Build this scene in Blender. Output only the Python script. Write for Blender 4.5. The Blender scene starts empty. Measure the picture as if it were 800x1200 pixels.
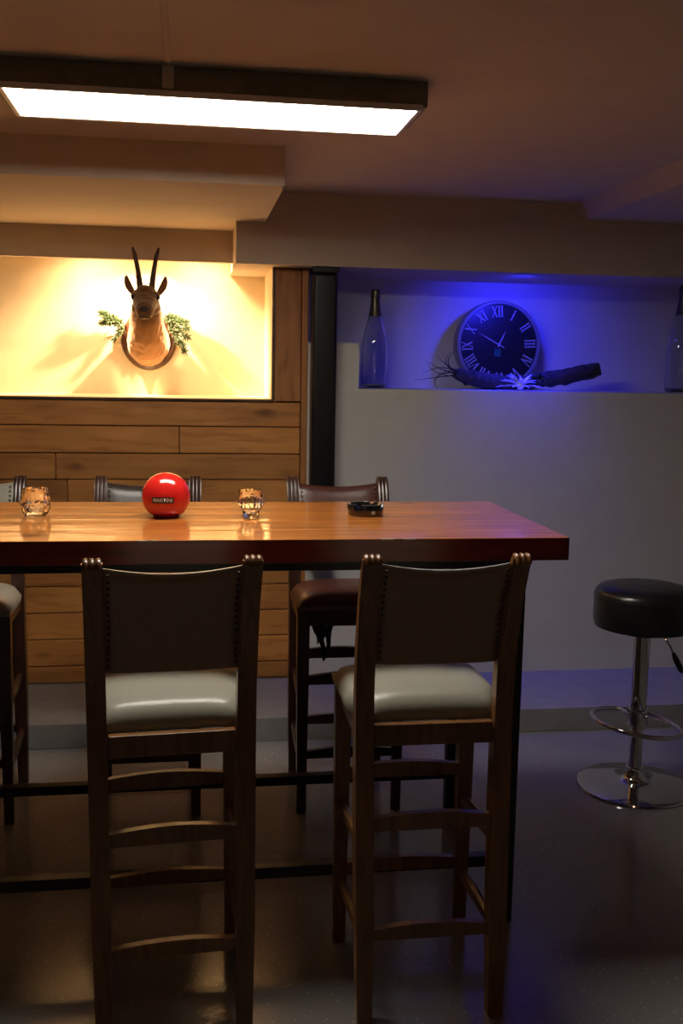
import bpy, bmesh, math, random
from mathutils import Vector, Matrix, noise as mnoise
random.seed(7)
S = bpy.context.scene
COL = S.collection
PI = math.pi

# ------------------------------------------------------------------ camera
F_PX = 1200.0
YAW, PITCH, ROLL = math.radians(8.598), math.radians(7.987), math.radians(1.025)
def make_camera():
    cy, sy, cp, sp = math.cos(YAW), math.sin(YAW), math.cos(PITCH), math.sin(PITCH)
    fwd = Vector((sy*cp, cy*cp, -sp)); right = Vector((cy, -sy, 0)); down = fwd.cross(right)
    c, s = math.cos(ROLL), math.sin(ROLL)
    r2 = c*right - s*down; d2 = s*right + c*down
    cam = bpy.data.cameras.new('camera'); ob = bpy.data.objects.new('camera', cam); COL.objects.link(ob)
    m = Matrix((r2, -d2, -fwd)).transposed().to_4x4(); m.translation = Vector((0, 0, 1.5))
    ob.matrix_world = m
    cam.sensor_fit = 'HORIZONTAL'; cam.sensor_width = 36.0; cam.lens = F_PX/800.0*36.0
    cam.clip_start = 0.05
    S.camera = ob
make_camera()

# ------------------------------------------------------------------ world, light levels, exposure
w = bpy.data.worlds.new('world'); S.world = w; w.use_nodes = True
w.node_tree.nodes['Background'].inputs['Color'].default_value = (1.0, 0.8, 0.6, 1)
w.node_tree.nodes['Background'].inputs['Strength'].default_value = 0.0
S.view_settings.view_transform = 'Standard'
S.view_settings.look = 'None'
S.view_settings.gamma = 1.0
S.view_settings.use_curve_mapping = False
S.view_settings.exposure = 0.0
S.cycles.use_denoising = True
S.cycles.max_bounces = 10
S.cycles.diffuse_bounces = 6
S.cycles.glossy_bounces = 6
S.cycles.transmission_bounces = 10
S.cycles.transparent_max_bounces = 10
S.cycles.sample_clamp_indirect = 6.0
LED_STRENGTH = 26.0
NICHE_WATT = 195.0
BLUE_WATT = 30.0
FILL_WATT = 3.0

def lamp(name, kind, loc, watt, color, size=0.03, rot=(0, 0, 0), **kw):
    L = bpy.data.lights.new(name, kind); L.energy = watt; L.color = color
    if kind in ('POINT', 'SPOT'): L.shadow_soft_size = size
    for k, v in kw.items(): setattr(L, k, v)
    o = bpy.data.objects.new(name, L); o.location = loc; o.rotation_euler = rot; COL.objects.link(o)
    return o
# two warm spots tucked up behind the plaster front of the trophy niche, crossing behind the trophy
def aim(a, b): return (Vector(b)-Vector(a)).to_track_quat('-Z', 'Y').to_euler()
for x, tx in ((-0.47, 0.11), (0.10, -0.52)):
    p = (x, 4.775, 2.04)
    lamp('niche_lamp', 'SPOT', p, NICHE_WATT, (1.0, 0.64, 0.34), 0.02, aim(p, (tx, 5.0, 1.40)), spot_size=math.radians(64), spot_blend=0.85)
    lamp('niche_glow', 'SPOT', p, NICHE_WATT*0.115, (1.0, 0.64, 0.33), 0.03, aim(p, (x*0.6-0.06, 4.86, 1.40)), spot_size=math.radians(165), spot_blend=1.0)
# blue spotlight of the clock niche
lamp('blue_spot', 'SPOT', (1.47, 4.445, 1.912), BLUE_WATT, (0.02, 0.02, 1.0), 0.035, (math.radians(52), 0, math.radians(-10)),
     spot_size=math.radians(136), spot_blend=1.0)
lamp('blue_spill', 'SPOT', (1.47, 4.445, 1.912), BLUE_WATT*1.25, (0.02, 0.02, 1.0), 0.02, (math.radians(4), 0, 0),
     spot_size=math.radians(84), spot_blend=1.0)
# dim warm fill added far behind the camera, standing in for unseen room lighting
lamp('fill_light', 'POINT', (-0.4, -1.5, 1.9), FILL_WATT, (1.0, 0.62, 0.36), 0.12)

# ------------------------------------------------------------------ materials
def nt(name):
    m = bpy.data.materials.new(name); m.use_nodes = True
    t = m.node_tree; return m, t, t.nodes['Principled BSDF']
def setp(b, **k):
    names = dict(base='Base Color', rough='Roughness', metal='Metallic', ior='IOR', trans='Transmission Weight',
                 coat='Coat Weight', coatr='Coat Roughness', spec='Specular IOR Level', em='Emission Color', ems='Emission Strength',
                 sheen='Sheen Weight', sss='Subsurface Weight', alpha='Alpha')
    for a, v in k.items():
        b.inputs[names[a]].default_value = (*v, 1) if isinstance(v, tuple) and len(v) == 3 else v
def plain(name, base, rough=0.5, var=0.12, scale=30, bump=0.0, **k):
    """a colour with fine procedural variation and optional relief"""
    m, t, b = nt(name); setp(b, base=base, rough=rough, **k)
    tc = t.nodes.new('ShaderNodeTexCoord'); n = t.nodes.new('ShaderNodeTexNoise')
    n.inputs['Scale'].default_value = scale; n.inputs['Detail'].default_value = 5
    t.links.new(tc.outputs['Object'], n.inputs['Vector'])
    r = t.nodes.new('ShaderNodeValToRGB')
    r.color_ramp.elements[0].position = 0.3; r.color_ramp.elements[1].position = 0.7
    r.color_ramp.elements[0].color = (*[c*(1-var) for c in base], 1); r.color_ramp.elements[1].color = (*[min(1, c*(1+var)) for c in base], 1)
    t.links.new(n.outputs['Fac'], r.inputs['Fac']); t.links.new(r.outputs['Color'], b.inputs['Base Color'])
    if bump:
        bp = t.nodes.new('ShaderNodeBump'); bp.inputs['Strength'].default_value = bump; bp.inputs['Distance'].default_value = 0.004
        t.links.new(n.outputs['Fac'], bp.inputs['Height']); t.links.new(bp.outputs['Normal'], b.inputs['Normal'])
    return m
def wood(name, c0, c1, dark, rough=0.5, axis=0, fine=55, knots=True, coat=0.0, coatr=0.1, tint=0.25, bump=0.15, coat_wave=0.0):
    m, t, b = nt(name); N, L = t.nodes.new, t.links.new
    setp(b, rough=rough, coat=coat, coatr=coatr)
    tc = N('ShaderNodeTexCoord'); oi = N('ShaderNodeObjectInfo')
    mul = N('ShaderNodeVectorMath'); mul.operation = 'SCALE'; mul.inputs[0].default_value = (3.1, 5.7, 8.3); L(oi.outputs['Random'], mul.inputs['Scale'])
    add = N('ShaderNodeVectorMath'); add.operation = 'ADD'; L(tc.outputs['Object'], add.inputs[0]); L(mul.outputs[0], add.inputs[1])
    warp = N('ShaderNodeTexNoise'); warp.inputs['Scale'].default_value = 5; L(add.outputs[0], warp.inputs['Vector'])
    wv = N('ShaderNodeVectorMath'); wv.operation = 'MULTIPLY_ADD'; L(warp.outputs['Color'], wv.inputs[0]); wv.inputs[1].default_value = (0.05, 0.05, 0.05); L(add.outputs[0], wv.inputs[2])
    mp = N('ShaderNodeMapping'); sc = [1.0, 1.0, 1.0]; sc[axis] = 0.06; mp.inputs['Scale'].default_value = sc; L(wv.outputs[0], mp.inputs['Vector'])
    n1 = N('ShaderNodeTexNoise'); n1.inputs['Scale'].default_value = fine; n1.inputs['Detail'].default_value = 6; L(mp.outputs[0], n1.inputs['Vector'])
    r1 = N('ShaderNodeValToRGB'); e = r1.color_ramp.elements
    e[0].position = 0.3; e[0].color = (*dark, 1); e[1].position = 0.72; e[1].color = (*c1, 1)
    x = e.new(0.46); x.color = (*c0, 1)
    L(n1.outputs['Fac'], r1.inputs['Fac'])
    last = r1.outputs['Color']
    # broad blotches
    n2 = N('ShaderNodeTexNoise'); n2.inputs['Scale'].default_value = 6; mp2 = N('ShaderNodeMapping'); s2 = [1.0]*3; s2[axis] = 0.4; mp2.inputs['Scale'].default_value = s2
    L(add.outputs[0], mp2.inputs['Vector']); L(mp2.outputs[0], n2.inputs['Vector'])
    mx = N('ShaderNodeMixRGB'); mx.blend_type = 'MULTIPLY'; mx.inputs[0].default_value = 0.6; L(last, mx.inputs[1])
    r2 = N('ShaderNodeValToRGB'); r2.color_ramp.elements[0].position = 0.3; r2.color_ramp.elements[0].color = (0.62, 0.55, 0.5, 1); r2.color_ramp.elements[1].position = 0.65; r2.color_ramp.elements[1].color = (1.1, 1.1, 1.1, 1)
    L(n2.outputs['Fac'], r2.inputs['Fac']); L(r2.outputs['Color'], mx.inputs[2]); last = mx.outputs[0]
    if knots:
        mp3 = N('ShaderNodeMapping'); s3 = [1.0]*3; s3[axis] = 0.45; mp3.inputs['Scale'].default_value = s3; L(wv.outputs[0], mp3.inputs['Vector'])
        v = N('ShaderNodeTexVoronoi'); v.inputs['Scale'].default_value = 6.5; L(mp3.outputs[0], v.inputs['Vector'])
        r3 = N('ShaderNodeValToRGB'); r3.color_ramp.elements[0].position = 0.05; r3.color_ramp.elements[0].color = (0.25, 0.17, 0.12, 1); r3.color_ramp.elements[1].position = 0.19; r3.color_ramp.elements[1].color = (1, 1, 1, 1)
        L(v.outputs['Distance'], r3.inputs['Fac'])
        mk = N('ShaderNodeMixRGB'); mk.blend_type = 'MULTIPLY'; mk.inputs[0].default_value = 0.85; L(last, mk.inputs[1]); L(r3.outputs['Color'], mk.inputs[2]); last = mk.outputs[0]
    hv = N('ShaderNodeHueSaturation'); mr = N('ShaderNodeMapRange'); mr.inputs['To Min'].default_value = 1-tint; mr.inputs['To Max'].default_value = 1+tint
    L(oi.outputs['Random'], mr.inputs['Value']); L(mr.outputs[0], hv.inputs['Value']); L(last, hv.inputs['Color'])
    L(hv.outputs[0], b.inputs['Base Color'])
    if bump:
        bp = N('ShaderNodeBump'); bp.inputs['Strength'].default_value = bump; bp.inputs['Distance'].default_value = 0.003
        L(n1.outputs['Fac'], bp.inputs['Height']); L(bp.outputs['Normal'], b.inputs['Normal'])
    if coat_wave:                                                   # the lacquer follows the grain in faint ridges
        mp4 = N('ShaderNodeMapping'); s4 = [1.0]*3; s4[axis] = 0.12; mp4.inputs['Scale'].default_value = s4; L(add.outputs[0], mp4.inputs['Vector'])
        n4 = N('ShaderNodeTexNoise'); n4.inputs['Scale'].default_value = 26; n4.inputs['Detail'].default_value = 3; L(mp4.outputs[0], n4.inputs['Vector'])
        b4 = N('ShaderNodeBump'); b4.inputs['Strength'].default_value = coat_wave; b4.inputs['Distance'].default_value = 0.0012
        L(n4.outputs['Fac'], b4.inputs['Height']); L(b4.outputs['Normal'], b.inputs['Coat Normal'])
    return m
def emit(name, col, strength):
    m, t, b = nt(name); setp(b, base=(0.8, 0.8, 0.8), em=col, ems=strength); return m

M = {}
M['ceiling'] = plain('ceiling_paint', (0.54, 0.46, 0.37), 0.85, 0.04, 8)
M['white_wall'] = plain('white_wall_paint', (0.60, 0.59, 0.57), 0.7, 0.03, 10, 0.05)
M['plaster'] = plain('niche_plaster', (0.74, 0.66, 0.48), 0.75, 0.06, 9, 0.25)
M['plinth'] = plain('grey_plinth_paint', (0.26, 0.25, 0.25), 0.55, 0.10, 14, 0.05)
M['dark_side'] = plain('side_wall_paint', (0.20, 0.16, 0.12), 0.8, 0.05, 6)
M['plank'] = wood('pine_plank', (0.50, 0.215, 0.054), (0.57, 0.26, 0.072), (0.36, 0.14, 0.034), 0.55, 0, 40, bump=0.05)
M['plank_v'] = wood('pine_plank_upright', (0.42, 0.175, 0.045), (0.49, 0.215, 0.06), (0.30, 0.115, 0.028), 0.55, 2, 40, bump=0.05)
M['frame_wood'] = wood('dark_frame_wood', (0.10, 0.05, 0.02), (0.16, 0.08, 0.03), (0.05, 0.02, 0.01), 0.5, 0, knots=False)
M['gap'] = plain('dark_gap_backing', (0.02, 0.012, 0.006), 0.9)  # near-black core that shows through the plank gaps
M['table'] = wood('varnished_table_wood', (0.46, 0.145, 0.018), (0.58, 0.21, 0.028), (0.26, 0.065, 0.008), 0.4, 0, 40, True, 1.0, 0.075, 0.08, 0.0, 0.5)
M['table_edge'] = wood('dark_red_edge_wood', (0.15, 0.012, 0.006), (0.20, 0.018, 0.009), (0.09, 0.008, 0.004), 0.3, 0, 40, False, 0.5, 0.12, 0.1, 0.0)  # darker and redder than the top, for outer board faces and underside
M['steel_black'] = plain('black_steel', (0.012, 0.012, 0.014), 0.35, 0.1, 40, metal=0.3)
M['chair_wood'] = wood('brown_chair_wood', (0.19, 0.082, 0.026), (0.24, 0.105, 0.035), (0.13, 0.052, 0.016), 0.32, 2, 80, False, 0.3, 0.2, 0.1, 0.05)
M['chair_wood_dark'] = wood('dark_chair_wood', (0.045, 0.016, 0.010), (0.065, 0.024, 0.014), (0.022, 0.008, 0.006), 0.3, 2, 80, False, 0.4, 0.2, 0.1, 0.05)
M['cream'] = plain('cream_leather', (0.32, 0.31, 0.255), 0.33, 0.05, 90, 0.12)
M['back_brown'] = plain('brown_back_leather', (0.29, 0.19, 0.13), 0.45, 0.08, 90, 0.12)
M['black_leather'] = plain('black_brown_leather', (0.030, 0.020, 0.018), 0.32, 0.1, 90, 0.12)
M['red_leather'] = plain('oxblood_leather', (0.065, 0.018, 0.012), 0.34, 0.1, 90, 0.12)
M['nail'] = plain('brass_nail', (0.55, 0.38, 0.18), 0.3, 0.1, 40, metal=1.0)
M['nail_dark'] = plain('dark_nail', (0.03, 0.022, 0.016), 0.4, 0.1, 40)
M['lining'] = plain('torn_black_lining', (0.012, 0.011, 0.011), 0.8, 0.2, 60)
M['chrome'] = plain('chrome', (0.62, 0.62, 0.64), 0.07, 0.03, 12, metal=1.0)
M['stool_vinyl'] = plain('black_vinyl', (0.012, 0.011, 0.012), 0.28, 0.1, 60, 0.06)
M['black_plastic'] = plain('black_plastic', (0.015, 0.015, 0.015), 0.4)
M['red'] = plain('glossy_red_plastic', (0.62, 0.018, 0.014), 0.16, 0.03, 5, coat=0.6, coatr=0.06)
M['label_black'] = plain('label_navy', (0.012, 0.010, 0.016), 0.4)
M['label_white'] = plain('label_white', (0.78, 0.76, 0.74), 0.45, 0.02)
M['ash_glass'] = plain('black_glass', (0.006, 0.006, 0.007), 0.06, 0.05, 20, coat=1.0, coatr=0.03)
M['lamp_white'] = plain('lamp_frame_white', (0.60, 0.56, 0.50), 0.4, 0.03)
M['lamp_grey'] = plain('lamp_housing_grey', (0.20, 0.19, 0.15), 0.6)
M['led'] = emit('led_diffuser', (1.0, 0.93, 0.80), LED_STRENGTH)
M['blue_led'] = emit('blue_lamp_glass', (0.08, 0.10, 1.0), 6.0)
M['clock_face'] = plain('clock_face_black', (0.010, 0.010, 0.012), 0.35)
M['clock_rim'] = plain('clock_rim_grey', (0.19, 0.19, 0.18), 0.45)
M['numeral'] = plain('clock_numeral_silver', (0.36, 0.36, 0.34), 0.4, 0.05)
M['green_reflection'] = plain('clock_green_reflection', (0.012, 0.10, 0.07), 0.4)
M['bark'] = plain('dark_bark', (0.032, 0.027, 0.024), 0.9, 0.6, 35, 0.9)
M['moss'] = plain('dark_moss', (0.03, 0.035, 0.02), 0.95, 0.4, 60)
M['flower'] = plain('white_silk', (0.72, 0.72, 0.76), 0.7, 0.1, 40)
M['foil'] = plain('bronze_foil', (0.16, 0.13, 0.09), 0.35, 0.2, 60, metal=0.8)
M['fur'] = plain('tan_fur', (0.52, 0.30, 0.11), 0.8, 0.25, 70, 0.5, sheen=0.3)
M['fur_dark'] = plain('brown_fur', (0.20, 0.095, 0.035), 0.85, 0.25, 70, 0.5)
M['horn'] = plain('dark_horn', (0.045, 0.022, 0.016), 0.4, 0.3, 50, 0.4)
M['nose'] = plain('black_nose', (0.012, 0.009, 0.009), 0.35)
M['plaque'] = wood('dark_plaque_wood', (0.075, 0.026, 0.010), (0.11, 0.04, 0.016), (0.04, 0.013, 0.006), 0.3, 2, 60, False, 0.5, 0.15)
M['needle'] = plain('fir_green', (0.055, 0.10, 0.045), 0.6, 0.4, 50)
M['twig'] = plain('twig_brown', (0.10, 0.06, 0.03), 0.8)
def glass(name, col, rough=0.02):
    m, t, b = nt(name); setp(b, base=col, rough=rough, trans=1.0, ior=1.47)
    tc = t.nodes.new('ShaderNodeTexCoord'); n = t.nodes.new('ShaderNodeTexNoise'); n.inputs['Scale'].default_value = 25
    bp = t.nodes.new('ShaderNodeBump'); bp.inputs['Strength'].default_value = 0.06; bp.inputs['Distance'].default_value = 0.002
    t.links.new(tc.outputs['Object'], n.inputs['Vector']); t.links.new(n.outputs['Fac'], bp.inputs['Height']); t.links.new(bp.outputs['Normal'], b.inputs['Normal'])
    return m
M['crystal'] = glass('cut_crystal', (1, 1, 1), 0.0)
M['bottle'] = glass('clear_bottle_glass', (0.86, 0.88, 0.90), 0.02)
def floor_mat():
    m, t, b = nt('flaked_epoxy_floor'); N, L = t.nodes.new, t.links.new
    setp(b, rough=0.2)
    tc = N('ShaderNodeTexCoord')
    n = N('ShaderNodeTexNoise'); n.inputs['Scale'].default_value = 3; n.inputs['Detail'].default_value = 6; L(tc.outputs['Object'], n.inputs['Vector'])
    r = N('ShaderNodeValToRGB'); r.color_ramp.elements[0].color = (0.20, 0.195, 0.195, 1); r.color_ramp.elements[1].color = (0.30, 0.29, 0.29, 1); L(n.outputs['Fac'], r.inputs['Fac'])
    v = N('ShaderNodeTexVoronoi'); v.inputs['Scale'].default_value = 120; L(tc.outputs['Object'], v.inputs['Vector'])
    sep = N('ShaderNodeSeparateColor'); L(v.outputs['Color'], sep.inputs[0])
    gt = N('ShaderNodeMath'); gt.operation = 'GREATER_THAN'; gt.inputs[1].default_value = 0.93; L(sep.outputs[0], gt.inputs[0])
    lt = N('ShaderNodeMath'); lt.operation = 'LESS_THAN'; lt.inputs[1].default_value = 0.32; L(v.outputs['Distance'], lt.inputs[0])
    mu = N('ShaderNodeMath'); mu.operation = 'MULTIPLY'; L(gt.outputs[0], mu.inputs[0]); L(lt.outputs[0], mu.inputs[1])
    mx = N('ShaderNodeMixRGB'); L(mu.outputs[0], mx.inputs[0]); L(r.outputs['Color'], mx.inputs[1]); mx.inputs[2].default_value = (0.5, 0.46, 0.38, 1)
    L(mx.outputs[0], b.inputs['Base Color'])
    rr = N('ShaderNodeMapRange'); rr.inputs['To Min'].default_value = 0.13; rr.inputs['To Max'].default_value = 0.18; L(n.outputs['Fac'], rr.inputs['Value']); L(rr.outputs[0], b.inputs['Roughness'])
    bp = N('ShaderNodeBump'); bp.inputs['Strength'].default_value = 0.10; bp.inputs['Distance'].default_value = 0.002; L(v.outputs['Distance'], bp.inputs['Height']); L(bp.outputs['Normal'], b.inputs['Normal'])
    return m
M['floor'] = floor_mat()

# ------------------------------------------------------------------ mesh helpers
class MB:
    def __init__(s): s.bm = bmesh.new(); s.mi = 0; s.wn = False
    def _mark(s, faces):
        for f in faces: f.material_index = s.mi
    def box(s, x0, x1, y0, y1, z0, z1, bev=0.0, seg=2):
        before = set(s.bm.faces)
        r = bmesh.ops.create_cube(s.bm, size=1.0)
        bmesh.ops.scale(s.bm, vec=(x1-x0, y1-y0, z1-z0), verts=r['verts'])
        bmesh.ops.translate(s.bm, vec=((x0+x1)/2, (y0+y1)/2, (z0+z1)/2), verts=r['verts'])
        if bev:
            s.wn = True
            ed = list({e for v in r['verts'] for e in v.link_edges})
            bmesh.ops.bevel(s.bm, geom=ed, offset=bev, segments=seg, profile=0.5, affect='EDGES')
        s._mark([f for f in s.bm.faces if f not in before]); return s
    def rings(s, rings, closed=True, cap=True, loop=False):
        """skin a list of rings (each a list of points)"""
        vs = [[s.bm.verts.new(p) for p in r] for r in rings]; fs = []
        n = len(vs[0]); k = len(vs)
        for i in range(k if loop else k-1):
            a, b = vs[i], vs[(i+1) % k]
            for j in range(n if closed else n-1):
                j2 = (j+1) % n
                try: fs.append(s.bm.faces.new((a[j], a[j2], b[j2], b[j])))
                except ValueError: pass
        if cap and closed and not loop:
            fs.append(s.bm.faces.new(list(reversed(vs[0])))); fs.append(s.bm.faces.new(vs[-1]))
        s._mark(fs); return s
    def tube(s, pts, rad, n=10, cap=True, loop=False, flat=1.0):
        pts = [Vector(p) for p in pts]; rad = rad if isinstance(rad, (list, tuple)) else [rad]*len(pts)
        rs = []; up = None; k = len(pts)
        for i, p in enumerate(pts):
            a = pts[(i-1) % k] if (loop or i > 0) else p; b = pts[(i+1) % k] if (loop or i < k-1) else p
            d = (b-a).normalized()
            if up is None:
                up = Vector((0, 0, 1)) if abs(d.z) < 0.9 else Vector((1, 0, 0))
            side = d.cross(up).normalized(); up = side.cross(d).normalized()
            rs.append([p + rad[i]*(math.cos(2*PI*j/n)*side + flat*math.sin(2*PI*j/n)*up) for j in range(n)])
        return s.rings(rs, True, cap, loop)
    def lathe(s, prof, n=32, c=(0, 0, 0), axis='Z'):
        rs = []
        for (r, z) in prof:
            ring = []
            for j in range(n):
                a = 2*PI*j/n; x, y = r*math.cos(a), r*math.sin(a)
                p = (x, y, z) if axis == 'Z' else (x, -z, y)
                ring.append((p[0]+c[0], p[1]+c[1], p[2]+c[2]))
            rs.append(ring)
        return s.rings(rs)
    def ball(s, c, r, u=16, v=10, sc=(1, 1, 1)):
        before = set(s.bm.faces)
        o = bmesh.ops.create_uvsphere(s.bm, u_segments=u, v_segments=v, radius=r)
        bmesh.ops.scale(s.bm, vec=sc, verts=o['verts']); bmesh.ops.translate(s.bm, vec=c, verts=o['verts'])
        s._mark([f for f in s.bm.faces if f not in before]); return s
    def ico(s, c, r, sub=1, sc=(1, 1, 1)):
        before = set(s.bm.faces)
        o = bmesh.ops.create_icosphere(s.bm, subdivisions=sub, radius=r)
        bmesh.ops.scale(s.bm, vec=sc, verts=o['verts']); bmesh.ops.translate(s.bm, vec=c, verts=o['verts'])
        s._mark([f for f in s.bm.faces if f not in before]); return s
    def prism(s, poly, y0, y1):
        """polygon in x,z extruded along y"""
        return s.rings([[(x, y0, z) for x, z in poly], [(x, y1, z) for x, z in poly]])
    def build(s, name, mats, parent=None, loc=None, smooth=True, angle=38):
        bmesh.ops.recalc_face_normals(s.bm, faces=s.bm.faces[:])
        me = bpy.data.meshes.new(name); s.bm.to_mesh(me); s.bm.free()
        for m in (mats if isinstance(mats, (list, tuple)) else [mats]): me.materials.append(m)
        if smooth:
            for p in me.polygons: p.use_smooth = True
            me.set_sharp_from_angle(angle=math.radians(angle))
        o = bpy.data.objects.new(name, me); COL.objects.link(o)
        if s.wn and smooth: o.modifiers.new('even_normals', 'WEIGHTED_NORMAL').keep_sharp = True
        if parent: o.parent = parent
        if loc: o.location = loc
        return o
def thing(name, label, cat, loc=(0, 0, 0), rz=0.0, group=None):
    o = bpy.data.objects.new(name, None); COL.objects.link(o); o.empty_display_size = 0.1
    o.location = loc; o.rotation_euler = (0, 0, rz); return tag(o, label, cat, group)
def tag(o, label, cat, group=None):
    o['label'] = label; o['category'] = cat
    if group: o['group'] = group
    return o
def struct(o): o['kind'] = 'structure'; return o
def stuff(o): o['kind'] = 'stuff'; return o
def interp(path, z):
    for (y0, z0), (y1, z1) in zip(path, path[1:]):
        if z0 <= z <= z1: return y0 + (y1-y0)*(z-z0)/(z1-z0)
    return path[-1][0] if z > path[-1][1] else path[0][0]

# ------------------------------------------------------------------ room shell
XL, XR, YN, H = -2.6, 3.4, -2.2, 2.22
struct(MB().box(XL, XR, YN, 5.6, -0.1, 0.0).build('floor', M['floor'], smooth=False))
struct(MB().box(XL, XR, YN, 5.6, H, H+0.1).build('ceiling', M['ceiling'], smooth=False))
struct(MB().box(XL-0.1, XL, YN, 5.6, -0.1, H+0.1).build('wall_left', M['dark_side'], smooth=False))
struct(MB().box(XR, XR+0.1, YN, 5.6, -0.1, H+0.1).build('wall_right', M['white_wall'], smooth=False))
struct(MB().box(XL, XR, YN-0.1, YN, -0.1, H+0.1).build('wall_front', M['dark_side'], smooth=False))
# raised plinth along the back wall
struct(MB().box(XL, XR, 3.97, 4.56, 0.0, 0.1, 0.004).build('trim_1', M['plinth']))
# white back wall with the clock niche: panel, step at the left of the niche, ledge, niche shell
wb = MB()
wb.box(0.52, XR, 4.5, 4.60, 0.1, 1.412)
wb.box(0.52, 0.747, 4.5, 4.60, 1.412, 1.611)
wb.box(0.52, XR, 4.60, 5.6, 1.32, 1.412)
wb.box(0.40, XR, 4.92, 5.6, 1.412, H)
wb.box(0.40, 0.52, 4.60, 5.6, 0.1, H)
struct(wb.build('wall_back', M['white_wall'], smooth=False))
# left back wall: core behind the planks, with the trophy niche cut into it
wl = MB()
NX0, NX1, NZ0, NZ1, NY = -1.3, 0.365, 1.36, 1.925, 5.0
wl.box(XL, NX1+0.035, 4.525, NY+0.1, 0.1, NZ0-0.012)
wl.box(XL, NX0-0.02, 4.525, NY+0.1, NZ0-0.012, H)
wl.box(NX1+0.02, 0.40, 4.525, NY+0.1, NZ0-0.012, NZ1)
wl.box(0.40, 0.52, 4.525, 4.60, 0.1, NZ1)
wall_wood = struct(wl.build('wall_back_left', M['gap'], smooth=False))
nl = MB()
nl.box(NX0-0.02, NX1+0.02, NY, NY+0.1, NZ0-0.012, H)           # plaster back
nl.box(NX0-0.02, NX1+0.02, 4.515, NY, NZ0-0.012, NZ0)          # sill
nl.box(NX0-0.02, NX0, 4.515, NY, NZ0, H); nl.box(NX1, NX1+0.02, 4.515, NY, NZ0, NZ1)
struct(nl.build('wall_niche', M['plaster'], smooth=False))
# planks
ROWS = [1.348, 1.239, 1.120, 1.006, 0.892, 0.774, 0.656, 0.536, 0.418, 0.299, 0.178, 0.102]
JOIN = [[-1.15], [-0.037, -1.4], [-0.561, -1.9], [-0.513, -1.7], [-1.2], [-0.85, -1.9], [-1.5], [-0.75], [-1.3], [-0.95], [-1.6]]
def plank(x0, x1, z0, z1, m, dy=0.0):
    o = MB().box(-(x1-x0)/2, (x1-x0)/2, -0.0125, 0.0125, -(z1-z0)/2, (z1-z0)/2, 0.003, 1).build('plank', m, wall_wood)
    o.location = ((x0+x1)/2, 4.5125+dy, (z0+z1)/2); return o
for i, js in enumerate(JOIN):
    xs = [0.489] + sorted(js, reverse=True) + [XL]
    for a, b in zip(xs, xs[1:]):
        plank(b+0.0015, a-0.0015, ROWS[i+1]+0.002, ROWS[i]-0.002, M['plank'], random.uniform(-0.002, 0.002))
plank(0.373, 0.489, 1.352, NZ1-0.004, M['plank_v'], -0.001)
strip = MB().box(-0.014, 0.014, -0.016, 0.016, -0.909, 0.909, 0.003).build('corner_strip', M['plank_v'], wall_wood); strip.location = (0.505, 4.508, 1.013)
# dark frame edge round the niche
fr = MB().box(NX0, 0.374, 4.490, 4.515, 1.349, 1.360, 0.002)
struct(fr.build('trim_2', M['frame_wood']))
fr = MB().box(0.362, 0.374, 4.490, 4.515, 1.360, NZ1, 0.002)
struct(fr.build('trim_3', M['frame_wood']))
# soffits and beams under the ceiling
struct(MB().box(0.2, XR, 4.38, 5.6, NZ1, H).build('trim_4', M['ceiling'], smooth=False))
struct(MB().box(XL, 0.2, 4.70, 4.735, 1.957, 2.095).build('trim_5', M['ceiling'], smooth=False))
struct(MB().box(XL, 0.32, 3.50, NY, 2.095, H).build('trim_6', M['ceiling'], smooth=False))
struct(MB().prism([(1.655, H), (1.704, 2.155), (XR, 2.155), (XR, H)], YN, 4.38).build('trim_7', M['ceiling'], smooth=False))
# black steel post hung against the wall, between planks and white wall
ps = MB().box(0.528, 0.634, 4.40, 4.498, 0.62, 1.90, 0.016, 3); ps.box(0.524, 0.638, 4.396, 4.498, 1.90, 1.924, 0.004)
struct(ps.build('trim_8', M['steel_black']))

# ------------------------------------------------------------------ ceiling panel light
t = thing('ceiling_light', 'long white LED panel light glowing on the ceiling above the bar table', 'lamp', (0.07, 2.76, H))
LX, LY = 0.512, 0.150
MB().box(-LX+0.012, LX-0.012, -LY+0.012, LY-0.012, -0.0755, -0.072).build('diffuser', M['led'], t, smooth=False)
fb = MB()
fb.box(-LX, LX, -LY, -LY+0.012, -0.080, -0.066, 0.002); fb.box(-LX, LX, LY-0.012, LY, -0.080, -0.066, 0.002)
fb.box(-LX, -LX+0.012, -LY+0.012, LY-0.012, -0.080, -0.066, 0.002); fb.box(LX-0.012, LX, -LY+0.012, LY-0.012, -0.080, -0.066, 0.002)
fb.box(-LX+0.012, LX-0.012, -LY+0.012, LY-0.012, -0.071, -0.066)
fb.build('frame', M['lamp_white'], t)
MB().box(-LX-0.02, -0.125, -LY+0.036, LY-0.02, -0.064, 0, 0.003).build('housing', M['lamp_grey'], t)
MB().box(-0.108, LX+0.02, -LY+0.036, LY-0.02, -0.064, 0, 0.003).build('housing', M['lamp_grey'], t)
MB().box(-0.13, -0.10, -LY+0.030, -LY+0.08, -0.055, 0, 0.003).build('cable_clip', M['lamp_white'], t)
o = MB().box(-0.007, 0.007, -0.9, 0.03, -0.004, 0, 0.001).build('cable_duct', M['ceiling']); o.location = (-0.045, 2.590, H)
tag(o, 'thin painted cable duct along the ceiling leading to the panel light', 'cable duct')

# recessed blue spotlight
t = thing('recessed_spotlight', 'small blue glowing spotlight set in the soffit above the clock', 'lamp', (1.47, 4.445, NZ1))
MB().lathe([(0.020, -0.001), (0.034, -0.001), (0.034, -0.005), (0.021, -0.006)], 24).build('ring', M['chrome'], t)
MB().lathe([(0.0001, -0.003), (0.020, -0.002), (0.020, -0.0005), (0.0001, -0.0005)], 20).build('lens', M['blue_led'], t)

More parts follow.
